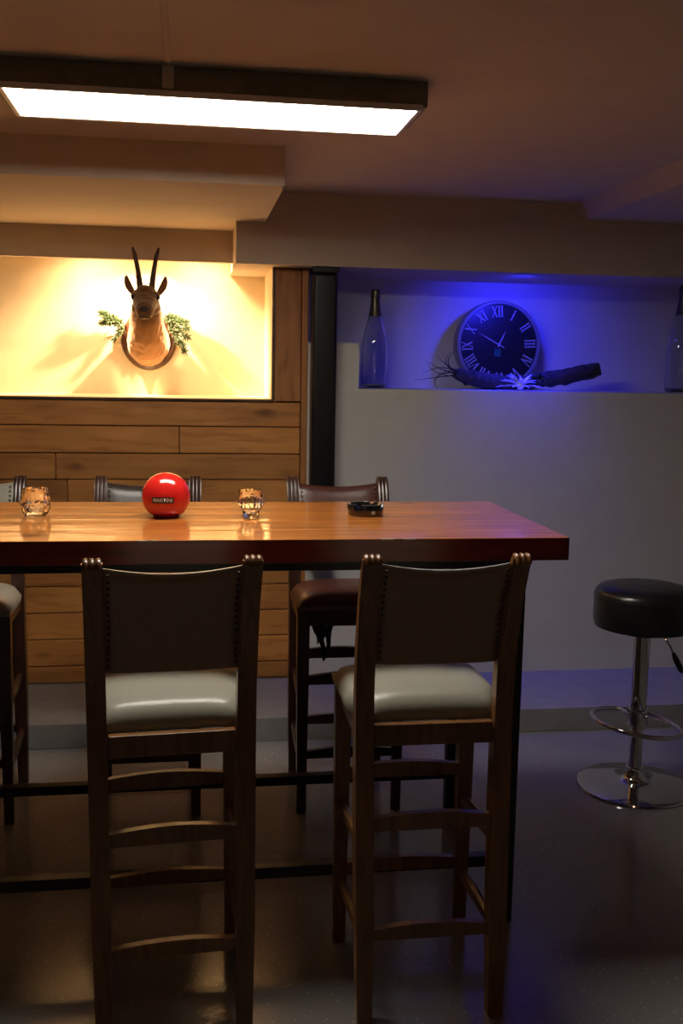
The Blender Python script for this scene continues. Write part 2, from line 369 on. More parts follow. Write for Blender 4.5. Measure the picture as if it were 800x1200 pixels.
# ------------------------------------------------------------------ bar table
TZ = 1.08
t = thing('bar_table', 'high bar table of thick varnished reddish boards on a black steel frame', 'table', (0, 0, 0))
ys = [2.48, 2.635, 2.785, 2.925, 3.07, 3.20]
for a, b in zip(ys, ys[1:]):
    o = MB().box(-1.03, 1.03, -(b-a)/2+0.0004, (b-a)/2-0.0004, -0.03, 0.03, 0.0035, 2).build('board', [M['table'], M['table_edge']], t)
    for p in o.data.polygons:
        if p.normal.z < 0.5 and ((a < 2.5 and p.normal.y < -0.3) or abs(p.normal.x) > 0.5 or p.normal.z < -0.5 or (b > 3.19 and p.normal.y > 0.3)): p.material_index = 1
    o.location = (-0.06, (a+b)/2, TZ-0.03)
    if a < 2.5: front_board = o
M['worn'] = plain('worn_lacquer', (0.55, 0.42, 0.30), 0.5, 0.2, 60)
for px, ln in ((-0.105, 0.022), (-0.085, 0.010), (0.492, 0.020), (0.548, 0.019)):
    b = MB(); n = 10                                                # lacquer chipped off along the front arris
    b.rings([[(px+ln*math.cos(2*PI*j/n)*(1+0.25*math.sin(5*j)), 2.4822+0.0035*math.sin(2*PI*j/n), TZ+dz) for j in range(n)] for dz in (-0.003, 0.0004)])
    o = b.build('worn_chip', M['worn'], front_board); o.location = (0.06, -(2.48+2.635)/2, -(TZ-0.03))
TX0, TX1, TY0, TY1 = -0.96, 0.857, 2.55, 3.15
for x in (TX0, TX1):
    for y in (TY0, TY1):
        MB().box(x-0.019, x+0.019, y-0.019, y+0.019, 0, 1.02, 0.004).build('leg', M['steel_black'], t)
for y in (TY0, TY1):
    MB().box(TX0+0.02, TX1-0.02, y-0.017, y+0.017, 0.165, 0.196, 0.003).build('foot_bar', M['steel_black'], t)
    MB().box(TX0+0.02, TX1-0.02, y-0.017, y+0.017, 0.990, 1.0195, 0.003).build('frame_rail', M['steel_black'], t)
for x in (TX0, TX1):
    MB().box(x-0.017, x+0.017, TY0+0.02, TY1-0.02, 0.990, 1.0195, 0.003).build('frame_rail', M['steel_black'], t)

# ------------------------------------------------------------------ high chairs
PROFILE = [(-0.212, 0.0), (-0.190, 0.25), (-0.172, 0.50), (-0.163, 0.70), (-0.165, 0.80), (-0.178, 0.90), (-0.203, 1.0), (-0.236, 1.075), (-0.250, 1.098)]
def post_x(z): return 0.155 + 0.010*z/1.1
def make_chair(label, loc, rz, wm, leather, backm, nailm, group=None):
    t = thing('bar_chair', label, 'chair', loc, rz, group)
    for s in (-1, 1):
        b = MB(); rs = []
        for (y, z) in PROFILE:
            x = s*post_x(z); hx = 0.021; hy = 0.024 if z < 0.75 else 0.021 - 0.007*max(0, (z-0.9)/0.2)
            if z < 0.2: hy = 0.020; hx = 0.017
            rs.append([(x-hx, y-hy, z), (x+hx, y-hy, z), (x+hx, y+hy, z), (x-hx, y+hy, z)])
        b.rings(rs); bmesh.ops.bevel(b.bm, geom=[e for e in b.bm.edges if abs((e.verts[0].co-e.verts[1].co).normalized().z) > 0.6], offset=0.004, segments=2, affect='EDGES')
        post = b.build('back_post', wm, t)
        b = MB()                                                    # three reeds that run up the front and curl over the top
        for k in (-1, 0, 1):
            pts = [(s*post_x(z)+k*0.0128, interp(PROFILE, z)+0.0165-0.004*max(0, (z-0.9)/0.2), z) for z in (0.80, 0.88, 0.95, 1.0, 1.05, 1.078)]
            yt = PROFILE[-1][0]; x = s*post_x(1.1)+k*0.0128
            pts += [(x, yt+0.014, 1.094), (x, yt+0.006, 1.103), (x, yt-0.006, 1.103), (x, yt-0.015, 1.096), (x, yt-0.018, 1.088)]
            b.tube(pts, [0.004]+[0.0062]*9+[0.005], 8)
        b.build('reeding', wm, post)
        # front leg
        b = MB(); x = s*0.163
        b.rings([[(x+q*hx, 0.137+r*hx, z) for q, r in ((-1, -1), (1, -1), (1, 1), (-1, 1))] for z, hx in ((0.0, 0.0155), (0.45, 0.019), (0.70, 0.021))])
        bmesh.ops.bevel(b.bm, geom=[e for e in b.bm.edges if abs((e.verts[0].co-e.verts[1].co).normalized().z) > 0.6], offset=0.004, segments=2, affect='EDGES')
        b.build('front_leg', wm, t)
        # side rails and apron
        for z in (0.395, 0.19):
            yb = interp(PROFILE, z)
            MB().tube([(s*0.158, yb+0.02, z+0.012), (s*0.161, 0.0, z), (s*0.163, 0.12, z-0.012)], [0.011, 0.014, 0.011], 8, flat=1.25).build('side_rail', wm, t)
        MB().box(min(s*0.150, s*0.172), max(s*0.150, s*0.172), -0.142, 0.117, 0.652, 0.700, 0.003).build('apron', wm, t)
    MB().box(-0.138, 0.138, -0.177, -0.155, 0.652, 0.703, 0.003).build('apron', wm, t)
    MB().box(-0.143, 0.143, 0.128, 0.150, 0.652, 0.700, 0.003).build('apron', wm, t)
    def rail(y, z, h, w_):                                          # shaped rail: higher in the middle
        b = MB(); rs = []
        for i in range(9):
            u = -1+2*i/8; x = u*w_; hh = h*(0.72+0.28*math.cos(u*PI/2))
            rs.append([(x, y-0.009, z-h*0.6), (x, y+0.009, z-h*0.6), (x, y+0.009, z-h*0.6+1.15*hh), (x, y-0.009, z-h*0.6+1.15*hh)])
        b.rings(rs).build('rail', wm, t)
    rail(interp(PROFILE, 0.47), 0.473, 0.036, 0.141); rail(interp(PROFILE, 0.21), 0.214, 0.032, 0.139)
    rail(0.137, 0.472, 0.036, 0.146); rail(0.137, 0.212, 0.032, 0.147)
    # cushion
    b = MB(); rs = []
    nu, nv = 18, 14
    def cpt(u, v, zz):
        y = -0.150 + (v+1)/2*0.322; hw = 0.143 + 0.045*min(1, max(0, (y+0.150)/0.09))
        return u*hw, y, zz
    def top(u, v):
        e = (1-abs(u)**5)*(1-abs(v)**5)
        return 0.722 + 0.038*max(0, e)**0.45 + 0.006*(1-u*u)*(1-v*v)
    grid = [[b.bm.verts.new(cpt(-1+2*i/nu, -1+2*j/nv, top(-1+2*i/nu, -1+2*j/nv))) for j in range(nv+1)] for i in range(nu+1)]
    for i in range(nu):
        for j in range(nv): b.bm.faces.new((grid[i][j], grid[i+1][j], grid[i+1][j+1], grid[i][j+1]))
    loop = [grid[i][0] for i in range(nu+1)] + [grid[nu][j] for j in range(1, nv+1)] + [grid[i][nv] for i in range(nu-1, -1, -1)] + [grid[0][j] for j in range(nv-1, 0, -1)]
    low = [b.bm.verts.new((v.co.x*0.985, 0.011+(v.co.y-0.011)*0.985, 0.7015)) for v in loop]
    for i in range(len(loop)):
        k = (i+1) % len(loop); b.bm.faces.new((loop[k], loop[i], low[i], low[k]))
    b.bm.faces.new(low)
    b.build('seat_cushion', leather, t, angle=60)
    # backrest: leather front wrapped over the top, plain back
    b = MB(); nx, nz = 16, 14
    def bp_(u, v, side):
        x = u*0.1445; zt = 1.086 - 0.017*(1-u*u); z = 0.846 + 0.003*(1-u*u) + (zt-0.846)*v
        y = interp(PROFILE, min(z, 1.09)) - 0.012*(1-u*u)
        th = 0.017*(1-0.55*abs(u)**6)
        if v > 0.9: th *= math.sqrt(max(0.03, 1-((v-0.9)/0.1)**2*0.9))
        return (x, y+0.004+side*th, z)
    VV = [0.975*j/(nz-1) if j < nz else 1.0 for j in range(nz+1)]
    F = [[b.bm.verts.new(bp_(-1+2*i/nx, VV[j], 1)) for j in range(nz+1)] for i in range(nx+1)]
    B = [[b.bm.verts.new(bp_(-1+2*i/nx, VV[j], -1)) for j in range(nz+1)] for i in range(nx+1)]
    for i in range(nx):
        for j in range(nz):
            b.bm.faces.new((F[i][j], F[i+1][j], F[i+1][j+1], F[i][j+1])).material_index = 0
            b.bm.faces.new((B[i][j], B[i][j+1], B[i+1][j+1], B[i+1][j])).material_index = 0 if j == nz-1 else 1
        b.bm.faces.new((F[i][nz], F[i+1][nz], B[i+1][nz], B[i][nz])).material_index = 0
        b.bm.faces.new((F[i][0], B[i][0], B[i+1][0], F[i+1][0])).material_index = 1
    for j in range(nz):
        b.bm.faces.new((F[0][j], F[0][j+1], B[0][j+1], B[0][j])); b.bm.faces.new((F[nx][j], B[nx][j], B[nx][j+1], F[nx][j+1]))
    back = b.build('backrest', [leather, backm], t, angle=50)
    b = MB()
    for s in (-1, 1):
        for k in range(15):
            z = 0.862 + k*0.0150; y = interp(PROFILE, z)
            b.ico((s*0.134, y+0.004-0.004+0.0165, z), 0.0040, 1); b.ico((s*0.134, y+0.004-0.004-0.0165, z), 0.0040, 1)
    stuff(b.build('nail_trim', nailm, back))
    return t
G = 'bar chairs round the high table'
make_chair('brown wooden high chair seen from behind, left of the two nearest with cream seats', (-0.047, 2.356, 0), math.radians(4), M['chair_wood'], M['cream'], M['back_brown'], M['nail_dark'], G)
make_chair('brown wooden high chair seen from behind at the right end of the table, cream seat', (0.553, 2.362, 0), 0, M['chair_wood'], M['cream'], M['back_brown'], M['nail_dark'], G)
make_chair('high chair with black-brown leather back, half hidden by the red ball', (-0.140, 3.450, 0), PI, M['chair_wood_dark'], M['black_leather'], M['black_leather'], M['nail'], G)
ox = make_chair('high chair with oxblood leather back behind the black ashtray', (0.539, 3.430, 0), PI, M['chair_wood_dark'], M['red_leather'], M['red_leather'], M['nail'], G)
make_chair('high chair with cream leather back at the far left, cut by the picture edge', (-0.745, 3.450, 0), PI, M['chair_wood_dark'], M['cream'], M['cream'], M['nail_dark'], G)
# torn lining that hangs under the seat of the oxblood chair
b = MB()
for x0, x1, L, wd in ((0.120, 0.108, 0.075, 0.010), (0.108, 0.088, 0.135, 0.012), (0.066, 0.084, 0.130, 0.011), (0.090, 0.093, 0.060, 0.014)):
    pts = [(x0+(x1-x0)*q+0.004*math.sin(7*q), 0.118-0.006*q, 0.656-L*q) for q in (0, 0.2, 0.4, 0.6, 0.8, 1.0)]
    b.tube(pts, [wd*q for q in (0.3, 0.29, 0.25, 0.2, 0.15, 0.06)], 8, flat=3.2)
b.box(-0.145, 0.145, -0.13, 0.126, 0.648, 0.656)
o = b.build('torn_lining', M['lining'], ox); o['label'] = 'torn black lining hanging under the seat'

# ------------------------------------------------------------------ round bar stool
t = thing('bar_stool', 'round black padded bar stool on a chrome column beside the white wall', 'stool', (1.614, 3.385, 0))
R = 0.177
prof = [(0.0001, 0.588), (0.15, 0.588), (0.172, 0.590), (R-0.004, 0.598), (R, 0.612), (R, 0.700), (R-0.004, 0.716), (R-0.016, 0.729), (R-0.04, 0.736), (0.10, 0.740), (0.0001, 0.741)]
seat = MB().lathe([(r, z+0.014) for r, z in prof], 48).build('seat', M['stool_vinyl'], t)
MB().lathe([(R-0.006, 0.716), (R+0.0008, 0.7155), (R+0.0012, 0.714), (R+0.0008, 0.7125), (R-0.006, 0.712)], 48).build('piping', M['stool_vinyl'], seat)
MB().lathe([(0.0001, 0.580), (0.085, 0.580), (0.085, 0.602), (0.0001, 0.602)], 24).build('seat_plate', M['black_plastic'], t)
MB().lathe([(0.0285, 0.30), (0.0285, 0.580), (0.0001, 0.580), (0.0001, 0.30)], 28).build('upper_column', M['chrome'], t)
MB().lathe([(0.0235, 0.055), (0.0235, 0.30), (0.0001, 0.30), (0.0001, 0.055)], 28).build('lower_column', M['chrome'], t)
base = MB().lathe([(0.0001, 0.0), (0.203, 0.0), (0.206, 0.004), (0.204, 0.009), (0.19, 0.013), (0.12, 0.020), (0.07, 0.027), (0.048, 0.034), (0.038, 0.046), (0.034, 0.060), (0.033, 0.075), (0.024, 0.078), (0.0001, 0.078)], 64).build('base', M['chrome'], t)
MB().lathe([(0.0235, 0.235), (0.036, 0.236), (0.037, 0.242), (0.037, 0.288), (0.036, 0.294), (0.0285, 0.296)], 28).build('collar', M['chrome'], t)
ring = [(0.155*math.cos(a)-0.030, 0.155*math.sin(a)-0.055, 0.262-0.020*math.cos(a)) for a in [2*PI*i/48 for i in range(48)]]
fr = MB().tube(ring, 0.0085, 10, cap=False, loop=True).build('footrest', M['chrome'], t)
MB().tube([(-0.02, 0.03, 0.265), (-0.028, 0.098, 0.263)], 0.009, 10).build('footrest_arm', M['chrome'], fr)
lv = MB().tube([(0.02, -0.03, 0.592), (0.050, -0.060, 0.580), (0.070, -0.075, 0.548), (0.085, -0.080, 0.515)], 0.0042, 8).build('lever', M['chrome'], t)
MB().tube([(0.081, -0.079, 0.524), (0.090, -0.081, 0.504), (0.112, -0.085, 0.462), (0.117, -0.086, 0.453)], [0.006, 0.0105, 0.011, 0.006], 10).build('grip', M['black_plastic'], lv)

# ------------------------------------------------------------------ things on the table
bx, by, bz, br = -0.061, 2.885, TZ, 0.0675
t = thing('red_ball', 'glossy red ball with a small black lettered bar, standing on the table', 'ball', (bx, by, bz))
cz = 0.0565
prof = [(0.0001, 0.0), (0.036, 0.0), (0.0375, 0.002), (0.038, 0.006)]
a0 = math.acos((cz-0.010)/br)
for i in range(28):
    a = a0 + (PI-a0)*i/27; prof.append((max(0.0001, br*math.sin(a)), cz-br*math.cos(a)))
MB().lathe(prof, 56).build('shell', M['red'], t)
def on_ball(u, v, lift):
    az = u/br; el = v/br - 0.05
    r = br+lift
    yaw = -0.12
    return (r*math.cos(el)*math.sin(az+yaw), -r*math.cos(el)*math.cos(az+yaw), cz + r*math.sin(el))
b = MB(); n, k = 16, 4
g = [[b.bm.verts.new(on_ball(-0.031+0.062*i/n, -0.0085+0.017*j/k, 0.0004)) for j in range(k+1)] for i in range(n+1)]
for i in range(n):
    for j in range(k): b.bm.faces.new((g[i][j], g[i+1][j], g[i+1][j+1], g[i][j+1]))
bar = b.build('label_bar', M['label_black'], t)
def text_mesh(body, size, bold=0.0, shear=0.0):
    c = bpy.data.curves.new('text', 'FONT'); c.body = body; c.size = size; c.align_x = 'CENTER'; c.align_y = 'CENTER'; c.offset = bold; c.resolution_u = 3
    o = bpy.data.objects.new('text', c); COL.objects.link(o)
    me = bpy.data.meshes.new_from_object(o.evaluated_get(bpy.context.evaluated_depsgraph_get()))
    bpy.data.objects.remove(o); bpy.data.curves.remove(c); return me
me = text_mesh('MARTINI', 0.0135, 0.0004)
for v in me.vertices: v.co = on_ball(v.co.x*1.02, v.co.y, 0.0009)
me.materials.append(M['label_white']); o = bpy.data.objects.new('lettering', me); COL.objects.link(o); o.parent = bar

def votive(label, loc, prof, seed):
    """cut-crystal tealight glass: faceted outside, smooth hollow inside"""
    t = thing('tealight_glass', label, 'candle holder', loc, 0, 'crystal tealight glasses')
    b = MB(); n = 18; rs = []
    random.seed(seed)
    for q, (r, z) in enumerate(prof):
        off = (q % 2)*PI/n
        rs.append([(r*math.cos(2*PI*j/n+off)*(1+random.uniform(-0.03, 0.03)), r*math.sin(2*PI*j/n+off)*(1+random.uniform(-0.03, 0.03)), z) for j in range(n)])
    vs = [[b.bm.verts.new(p) for p in r] for r in rs]
    for q in range(len(vs)-1):
        A, B = vs[q], vs[q+1]
        for j in range(n):
            j2 = (j+1) % n
            if q % 2 == 0: b.bm.faces.new((A[j], A[j2], B[j])); b.bm.faces.new((A[j2], B[j2], B[j]))
            else: b.bm.faces.new((A[j], A[j2], B[j2])); b.bm.faces.new((A[j], B[j2], B[j]))
    b.bm.faces.new(list(reversed(vs[0])))
    zt = prof[-1][1]; rt = prof[-1][0]
    inner = [(rt*0.90, zt), (rt*0.90, zt-0.010), (rt*0.88, zt*0.40), (rt*0.62, zt*0.18)]
    iv = [[b.bm.verts.new((r*math.cos(2*PI*j/n), r*math.sin(2*PI*j/n), z)) for j in range(n)] for r, z in inner]
    ch = [vs[-1]] + iv
    for A, B in zip(ch, ch[1:]):
        for j in range(n): b.bm.faces.new((A[j], A[(j+1) % n], B[(j+1) % n], B[j]))
    b.bm.faces.new(iv[-1])
    b.build('glass_body', M['crystal'], t, smooth=False)
    return t
votive('cut crystal tealight glass left of the red ball, rounded and wide', (-0.418, 2.905, TZ),
       [(0.027, 0.0), (0.035, 0.008), (0.0395, 0.022), (0.0415, 0.036), (0.0405, 0.050), (0.037, 0.062), (0.035, 0.072), (0.0335, 0.077)], 5)
votive('cut crystal tealight glass right of the red ball, narrowing towards its foot', (0.174, 2.855, TZ),
       [(0.020, 0.0), (0.0225, 0.008), (0.025, 0.020), (0.032, 0.031), (0.0385, 0.042), (0.0395, 0.056), (0.0355, 0.068), (0.0335, 0.078)], 9)

# ashtray
t = thing('ashtray', 'black glass ashtray with a notched rim on the varnished table', 'ashtray', (0.508, 2.90, TZ), 0.15)
b = MB(); n = 48; R0 = 0.053
def rim(a):
    d = min(abs((a - k*PI/2 + PI) % (2*PI) - PI) for k in (0.55, 1.55, 2.55, 3.55)); return 0.0335 - 0.010*math.exp(-(d/0.10)**2)
rs = []
for f, zf in ((0.90, 0.0), (0.97, 0.04), (1.0, 0.2), (1.0, 0.90), (0.97, 1.0), (0.82, 1.0), (0.78, 0.93), (0.72, 0.35), (0.60, 0.22)):
    rs.append([(R0*f*math.cos(2*PI*j/n), R0*f*math.sin(2*PI*j/n), zf*(rim(2*PI*j/n) if zf > 0.5 else 0.0335)) for j in range(n)])
b.rings(rs).build('bowl', M['ash_glass'], t)
b = MB()
for k in range(4):                                                  # small pressed star on the side
    a = PI*k/4; p = Vector((0.012*0.5, -R0*0.992, 0.012))
    b.tube([p+Vector((0.0075*math.cos(a), 0, 0.0075*math.sin(a))), p, p-Vector((0.0075*math.cos(a), 0, 0.0075*math.sin(a)))], [0.0004, 0.0018, 0.0004], 6)
o = b.build('star_mark', M['numeral'], t); o['label'] = 'pale four pointed star on the side'

# ------------------------------------------------------------------ clock niche
LEDGE = 1.412
CX, CY, CR = 1.468, 4.815, 0.2095
t = thing('wall_clock', 'large round black clock with silver Roman numerals standing in the blue niche', 'clock', (CX, CY, LEDGE+CR+0.001), 0.06)
t.rotation_euler = (math.radians(-4), 0, 0.05)
MB().lathe([(CR-0.012, -0.032), (CR-0.003, -0.036), (CR, -0.030), (CR, 0.030), (CR-0.005, 0.034), (CR-0.016, 0.034), (CR-0.018, 0.026), (CR-0.018, -0.02)], 72, axis='Y').build('rim', M['clock_rim'], t)
MB().lathe([(0.0001, -0.030), (CR-0.017, -0.030), (CR-0.017, 0.024), (0.0001, 0.024)], 72, axis='Y').build('dial', M['clock_face'], t)
YF = -0.0245
ROT = math.radians(-3)
def bar2(b, p, q, wd, y=YF, th=0.0012):
    p, q = Vector(p), Vector(q); d = (q-p).normalized(); nrm = Vector((-d.y, d.x))*wd/2
    pts = [p-nrm, q-nrm, q+nrm, p+nrm]
    b.rings([[(v.x, y, v.y) for v in pts], [(v.x, y-th, v.y) for v in pts]])
def numeral(txt, hour):
    b = MB(); h, ht = 0.052, 0.026; x = 0.0; segs = []
    for ch in txt:
        if ch == 'I':
            segs += [((x+0.006, -ht), (x+0.006, ht), 0.0062), ((x, ht-0.0012), (x+0.012, ht-0.0012), 0.0026), ((x, -ht+0.0012), (x+0.012, -ht+0.0012), 0.0026)]; x += 0.0145
        elif ch == 'V':
            segs += [((x+0.002, ht), (x+0.014, -ht), 0.0064), ((x+0.026, ht), (x+0.014, -ht), 0.0032), ((x-0.001, ht-0.0012), (x+0.008, ht-0.0012), 0.0026), ((x+0.021, ht-0.0012), (x+0.030, ht-0.0012), 0.0026)]; x += 0.031
        elif ch == 'X':
            segs += [((x+0.002, ht), (x+0.024, -ht), 0.0064), ((x+0.024, ht), (x+0.002, -ht), 0.0032), ((x-0.001, ht-0.0012), (x+0.007, ht-0.0012), 0.0026), ((x+0.020, ht-0.0012), (x+0.028, ht-0.0012), 0.0026), ((x-0.001, -ht+0.0012), (x+0.007, -ht+0.0012), 0.0026), ((x+0.020, -ht+0.0012), (x+0.028, -ht+0.0012), 0.0026)]; x += 0.030
    a = hour*PI/6 + ROT; rad = CR-0.052; wtot = x-0.0025
    def T(p):
        px, pz = p[0]-wtot/2, p[1]+rad
        return (px*math.cos(a)+pz*math.sin(a), -px*math.sin(a)+pz*math.cos(a))
    for p, q, wd in segs: bar2(b, T(p), T(q), wd)
    b.build('numeral', M['numeral'], t, smooth=False)
for hnum, txt in enumerate(['XII', 'I', 'II', 'III', 'IV', 'V', 'VI', 'VII', 'VIII', 'IX', 'X', 'XI']): numeral(txt, hnum)
def hand(ang, ln, wd, tail):
    b = MB(); d = Vector((math.sin(ang), math.cos(ang))); n2 = Vector((d.y, -d.x))
    pts = [-d*tail-n2*wd*0.4, d*ln*0.55-n2*wd*0.5, d*ln, d*ln*0.55+n2*wd*0.5, -d*tail+n2*wd*0.4]
    b.rings([[(v.x, YF-0.003, v.y) for v in pts], [(v.x, YF-0.0045, v.y) for v in pts]]).build('hand', M['numeral'], t, smooth=False)
hand(math.radians(27), 0.075, 0.006, 0.012); hand(math.radians(-62), 0.118, 0.005, 0.030)
MB().lathe([(0.007, 0.024), (0.007, 0.031), (0.0001, 0.032)], 16, axis='Y').build('hub', M['numeral'], t)
MB().box(-0.022, 0.010, YF-0.001, YF+0.001, -0.055, -0.020, 0.0008).build('green_reflection', M['green_reflection'], t)  # green reflection painted on the dial as a thin patch

def bottle(label, x, y, s):
    t = thing('display_bottle', label, 'bottle', (x, y, LEDGE), 0, 'bottles in the clock niche')
    outer = [(0.0001, 0.006), (0.030, 0.003), (0.046, 0.0), (0.056, 0.004), (0.0595, 0.014), (0.0600, 0.16), (0.0585, 0.205), (0.052, 0.245), (0.0415, 0.285), (0.0325, 0.320), (0.0245, 0.355), (0.0195, 0.400), (0.0195, 0.420)]
    inner = [(0.0160, 0.420), (0.0160, 0.400), (0.019, 0.355), (0.029, 0.320), (0.038, 0.285), (0.048, 0.245), (0.0545, 0.205), (0.0560, 0.16), (0.0555, 0.020), (0.045, 0.012), (0.0001, 0.022)]
    MB().lathe([(r*s, z*s) for r, z in outer+inner], 40).build('glass', M['bottle'], t)
    MB().lathe([(r*s, z*s) for r, z in [(0.0320, 0.330), (0.0262, 0.356), (0.0208, 0.400), (0.0212, 0.415), (0.0238, 0.418), (0.0238, 0.428), (0.021, 0.431), (0.0215, 0.445), (0.018, 0.452), (0.0001, 0.453)]], 28).build('neck_foil', M['foil'], t)
bottle('tall clear glass bottle with bronze foil neck left of the clock', 0.845, 4.67, 0.985)
bottle('tall clear glass bottle with bronze foil neck at the right picture edge', 2.335, 4.67, 1.12)

# driftwood branch in front of the clock, with curled twigs
random.seed(21)
t = thing('driftwood_branch', 'dark bark branch lying in front of the clock on the niche ledge', 'branch', (1.45, 4.635, LEDGE))
def rough_tube(b, pts, rad, n=16, amp=0.18):
    pts = [Vector(p) for p in pts]; fine = []; fr_ = []
    for i in range(len(pts)-1):
        for k in range(5):
            u = k/5; fine.append(pts[i].lerp(pts[i+1], u)); fr_.append(rad[i]*(1-u)+rad[i+1]*u)
    fine.append(pts[-1]); fr_.append(rad[-1]); rs = []
    for i, p in enumerate(fine):
        d = (fine[min(i+1, len(fine)-1)]-fine[max(i-1, 0)]).normalized(); sd = d.cross(Vector((0, 0, 1))).normalized(); up = sd.cross(d)
        ring = []
        for j in range(n):
            a = 2*PI*j/n; v = math.cos(a)*sd+math.sin(a)*up
            rr = fr_[i]*(1+amp*2*mnoise.noise((p+v*fr_[i])*38))
            q = p+v*rr; q.z = max(q.z, 0.001); ring.append(q)
        rs.append(ring)
    b.rings(rs)
b = MB(); rough_tube(b, [(-0.235, -0.01, 0.075), (-0.17, 0.0, 0.060), (-0.09, 0.005, 0.042), (0.0, 0.0, 0.034), (0.12, 0.0, 0.038), (0.20, 0.0, 0.050), (0.32, 0.0, 0.072), (0.43, 0.0, 0.098), (0.462, 0.0, 0.106)],
                   [0.022, 0.038, 0.036, 0.030, 0.030, 0.036, 0.036, 0.036, 0.033]); b.build('stem', M['bark'], t, angle=80)
for k in range(9):
    x0 = -0.21+random.uniform(-0.02, 0.05); b = MB(); p = Vector((x0, random.uniform(-0.03, 0.0), 0.07)); pts = [p.copy()]; a = random.uniform(1.8, 4.4); c = random.uniform(-0.7, 0.7)
    for i in range(9):
        a += c*0.55; p = p+Vector((math.cos(a)*0.020-0.004, random.uniform(-0.004, 0.004), math.sin(a)*0.014)); p.z = max(p.z, 0.004); pts.append(p.copy())
    b.tube(pts, [0.0035-0.0028*i/9 for i in range(10)], 6).build('twig', M['bark'], t)
b = MB()
for k in range(60):
    a, q = random.uniform(0, 2*PI), random.random()**0.5
    b.ico((0.165+0.05*q*math.cos(a), -0.028+random.uniform(-0.012, 0.01), 0.052+0.030*q*math.sin(a)), random.uniform(0.006, 0.012), 1)
stuff(b.build('moss_clump', M['moss'], t))
# silk flower with feathery petals
t = thing('silk_flower', 'pale feathery silk flower glowing blue in front of the clock foot', 'flower', (1.505, 4.552, LEDGE))
for k in range(22):
    a = 2*PI*k/22 + random.uniform(-0.1, 0.1); up = 0.15 + 0.75*((k % 3)/2)
    L = random.uniform(0.085, 0.125); b = MB(); pts = []; d = Vector((math.cos(a)*math.cos(up), math.sin(a)*0.30*math.cos(up), abs(math.sin(up))*0.8))
    for i in range(6):
        u = i/5; pts.append(Vector((0, 0, 0.024)) + d*L*u + Vector((0, 0, -0.022*u*u)))
    for p in pts: p.z = max(p.z, 0.004)
    b.tube(pts, [0.003, 0.008, 0.011, 0.010, 0.007, 0.002], 8, flat=0.25).build('petal', M['flower'], t)
MB().ico((0, 0, 0.020), 0.018, 2).build('flower_head', M['flower'], t)

# ------------------------------------------------------------------ hunting trophy
GX = -0.180
t = thing('hunting_trophy', 'mounted horned deer head on a dark wooden plaque in the lit niche', 'trophy', (GX, NY, 1.612))
# plaque (shield-like oval)
b = MB(); n = 48
def oval(f, y):
    out = []
    for j in range(n):
        a = 2*PI*j/n; sx = 0.131*f*math.cos(a); sz = 0.150*f*math.sin(a)
        if sz > 0: sx *= 1-0.15*(sz/0.15)
        out.append((sx, y, sz+0.012))
    return out
b.rings([oval(1.0, -0.001), oval(1.0, -0.014), oval(0.97, -0.022), oval(0.90, -0.024), oval(0.86, -0.029), oval(0.40, -0.030)]).build('plaque', M['plaque'], t)
# head and neck: one continuous surface (parts merged by a voxel remesh)
def remeshed(b, voxel, smooth_it):
    me = bpy.data.meshes.new('tmp'); bmesh.ops.recalc_face_normals(b.bm, faces=b.bm.faces[:]); b.bm.to_mesh(me); b.bm.free()
    o = bpy.data.objects.new('tmp', me); COL.objects.link(o)
    r = o.modifiers.new('r', 'REMESH'); r.mode = 'VOXEL'; r.voxel_size = voxel
    s = o.modifiers.new('s', 'SMOOTH'); s.factor = 0.5; s.iterations = smooth_it
    me2 = bpy.data.meshes.new_from_object(o.evaluated_get(bpy.context.evaluated_depsgraph_get()))
    bpy.data.objects.remove(o); bpy.data.meshes.remove(me); return me2
def loft(b, st, n=24):
    """stations: (x, y, z, rx, rz, pitch) - ring tilted about X by pitch (0 = facing -Y)"""
    rs = []
    for x, y, z, rx, rz, p in st:
        rs.append([(x+rx*math.cos(2*PI*j/n), y+rz*math.sin(2*PI*j/n)*math.sin(p), z+rz*math.sin(2*PI*j/n)*math.cos(p)) for j in range(n)])
    b.rings(rs)
b = MB()
loft(b, [(0, -0.028, -0.010, 0.096, 0.100, 0.0), (0, -0.090, -0.012, 0.098, 0.106, 0.10), (0, -0.160, 0.002, 0.093, 0.102, 0.35), (0, -0.225, 0.040, 0.083, 0.090, 0.75),
         (0, -0.270, 0.090, 0.073, 0.074, 1.10), (0, -0.305, 0.140, 0.064, 0.062, 1.3), (0, -0.330, 0.185, 0.054, 0.052, 1.3)])
b.ball((0, -0.345, 0.176), 0.058, 24, 16, (1.0, 1.1, 1.0))                  # skull
loft(b, [(0, -0.335, 0.172, 0.059, 0.055, 0.0), (0, -0.385, 0.162, 0.056, 0.052, 0.05), (0, -0.435, 0.143, 0.048, 0.046, 0.1), (0, -0.485, 0.122, 0.041, 0.040, 0.1), (0, -0.520, 0.111, 0.037, 0.036, 0.05), (0, -0.538, 0.107, 0.030, 0.028, 0.0), (0, -0.546, 0.106, 0.018, 0.016, 0)])
for s in (-1, 1):
    b.ball((s*0.047, -0.372, 0.186), 0.019, 16, 10)                          # brow
    b.ball((s*0.032, -0.350, 0.138), 0.032, 16, 10)                          # cheek
me = remeshed(b, 0.0065, 6)
for v in me.vertices:
    k = mnoise.noise(v.co*45)*0.0035 + mnoise.noise(v.co*14)*0.004
    if v.co.y < -0.05: v.co += v.normal*k
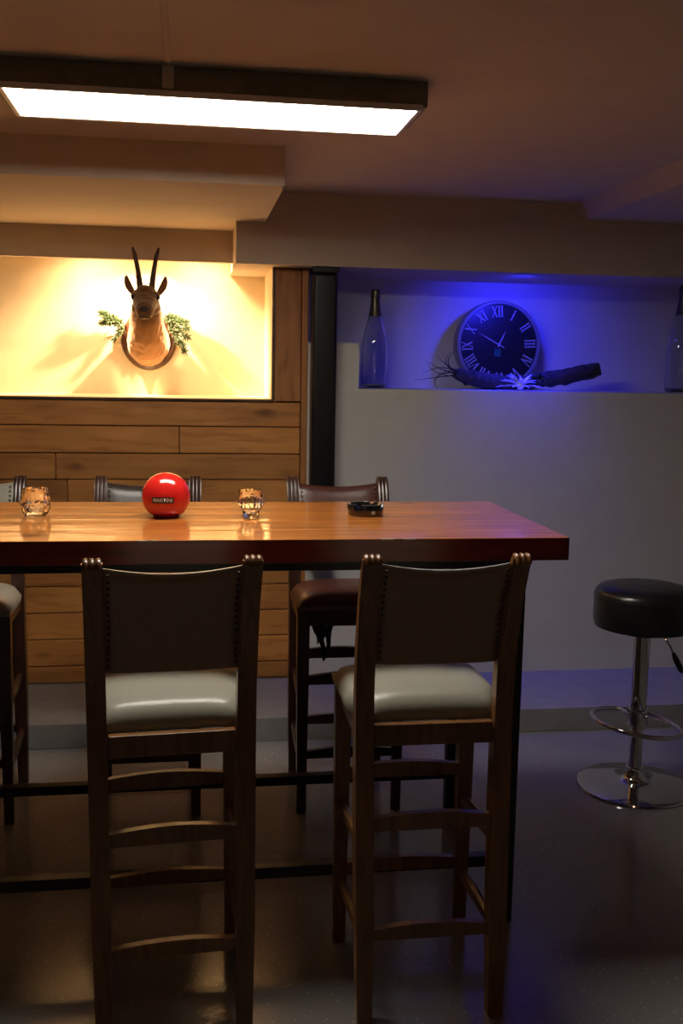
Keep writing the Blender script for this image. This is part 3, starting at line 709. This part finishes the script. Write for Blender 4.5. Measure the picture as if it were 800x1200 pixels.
# two fur colours blended by height inside one material
m, nt_, bs = nt('deer_coat'); setp(bs, rough=0.85, sheen=0.3)
tc = nt_.nodes.new('ShaderNodeTexCoord'); sp_ = nt_.nodes.new('ShaderNodeSeparateXYZ'); nz_ = nt_.nodes.new('ShaderNodeTexNoise'); nz_.inputs['Scale'].default_value = 22; nz_.inputs['Detail'].default_value = 6
nt_.links.new(tc.outputs['Object'], sp_.inputs[0]); nt_.links.new(tc.outputs['Object'], nz_.inputs['Vector'])
ma = nt_.nodes.new('ShaderNodeMath'); ma.operation = 'MULTIPLY_ADD'; ma.inputs[1].default_value = 0.06; nt_.links.new(nz_.outputs['Fac'], ma.inputs[0]); nt_.links.new(sp_.outputs['Z'], ma.inputs[2])
rp = nt_.nodes.new('ShaderNodeValToRGB'); mr = nt_.nodes.new('ShaderNodeMapRange'); mr.inputs['From Min'].default_value = -0.12; mr.inputs['From Max'].default_value = 0.26
nt_.links.new(ma.outputs[0], mr.inputs['Value']); nt_.links.new(mr.outputs[0], rp.inputs['Fac'])
e = rp.color_ramp.elements; e[0].color = (0.34, 0.155, 0.042, 1); e[1].color = (0.085, 0.036, 0.014, 1); e[0].position = 0.52; e[1].position = 0.74
nt_.links.new(rp.outputs['Color'], bs.inputs['Base Color'])
bpn = nt_.nodes.new('ShaderNodeBump'); bpn.inputs['Strength'].default_value = 0.5; bpn.inputs['Distance'].default_value = 0.004; nz2 = nt_.nodes.new('ShaderNodeTexNoise'); nz2.inputs['Scale'].default_value = 120
nt_.links.new(tc.outputs['Object'], nz2.inputs['Vector']); nt_.links.new(nz2.outputs['Fac'], bpn.inputs['Height']); nt_.links.new(bpn.outputs['Normal'], bs.inputs['Normal'])
me.materials.clear(); me.materials.append(m)
for p in me.polygons: p.use_smooth = True
me.name = 'head'; head = bpy.data.objects.new('head', me); COL.objects.link(head); head.parent = t
MB().ball((0, -0.538, 0.116), 0.0185, 20, 12, (1.1, 0.6, 0.9)).build('nose', M['nose'], head)
b = MB(); b.tube([(-0.024, -0.532, 0.088), (-0.012, -0.543, 0.084), (0.0, -0.546, 0.086), (0.012, -0.543, 0.084), (0.024, -0.532, 0.088)], 0.003, 8); b.build('mouth', M['nose'], head)
for s in (-1, 1):
    MB().ball((s*0.0555, -0.395, 0.178), 0.0105, 16, 10, (0.7, 1, 1)).build('eye', M['nose'], head)
    b = MB(); pts = [(s*0.025, -0.330, 0.220), (s*0.029, -0.325, 0.258), (s*0.034, -0.320, 0.295), (s*0.040, -0.318, 0.330), (s*0.047, -0.320, 0.365), (s*0.057, -0.326, 0.397)]
    b.tube(pts, [0.0155, 0.0130, 0.0110, 0.0100, 0.0095, 0.0040], 12)
    for i in range(5): b.ico((pts[0][0]+s*0.002*i+random.uniform(-0.008, 0.008), -0.334, 0.228+0.010*i), 0.0055, 1)
    b.build('horn', M['horn'], head)
    b = MB(); rs = []                                                # ear: narrow cupped leaf
    for i in range(9):
        u = i/8; wd = 0.0155*math.sin(PI*min(1, 0.18+u*0.74))**0.8; c = Vector((s*(0.050+0.036*u+0.008*math.sin(PI*u)), -0.335+0.012*u, 0.192+0.082*u))
        ax = Vector((0.9, 0.0, -0.40*s)).normalized(); ring = []
        for j in range(10):
            a = 2*PI*j/10; q = c+ax*wd*math.cos(a); q.y += 0.004*math.sin(a)+(0.010*(1-abs(math.cos(a))))*0.8; ring.append(q)
        rs.append(ring)
    b.rings(rs).build('ear', M['fur_dark'], head)
# fir sprigs stuck behind the plaque
def sprig(label, loc, dirs, seed):
    random.seed(seed); t = thing('fir_sprig', label, 'sprig', loc, 0, 'fir sprigs behind the trophy'); st, nd = MB(), MB()
    for d, ln in dirs:
        d = Vector(d).normalized(); pts = [d*ln*i/6 + Vector((0, -0.01*math.sin(PI*i/6), -0.012*(i/6)**2)) for i in range(7)]
        st.tube(pts, [0.003-0.002*i/6 for i in range(7)], 6)
        for i in range(int(ln*1300)):
            u = random.uniform(0.12, 1.0); p = d*ln*u + Vector((0, -0.01*math.sin(PI*u), -0.012*u*u))
            q = (d*0.7 + Vector((random.uniform(-1, 1), random.uniform(-1.0, 0.3), random.uniform(-1, 1)))).normalized()*random.uniform(0.018, 0.034)
            e = p+q
            if e.y+loc[1] > NY-0.003: q.y = -abs(q.y); e = p+q
            nd.tube([p, p+q*0.5, e], [0.0014, 0.0027, 0.0004], 4)
    st.build('stem', M['twig'], t); stuff(nd.build('needles', M['needle'], t))
sprig('green fir sprig left of the deer head', (GX-0.110, NY-0.030, 1.685), [((-1, -0.25, 0.55), 0.125), ((-1, -0.30, 0.15), 0.11), ((-0.5, -0.3, -0.65), 0.075), ((-0.9, -0.5, 0.35), 0.10)], 11)
sprig('green fir sprig drooping right of the deer head', (GX+0.070, NY-0.030, 1.735), [((1, -0.25, -0.25), 0.11), ((0.85, -0.3, -0.75), 0.15), ((0.62, -0.25, -1.0), 0.185), ((0.9, -0.4, -0.45), 0.13)], 12)
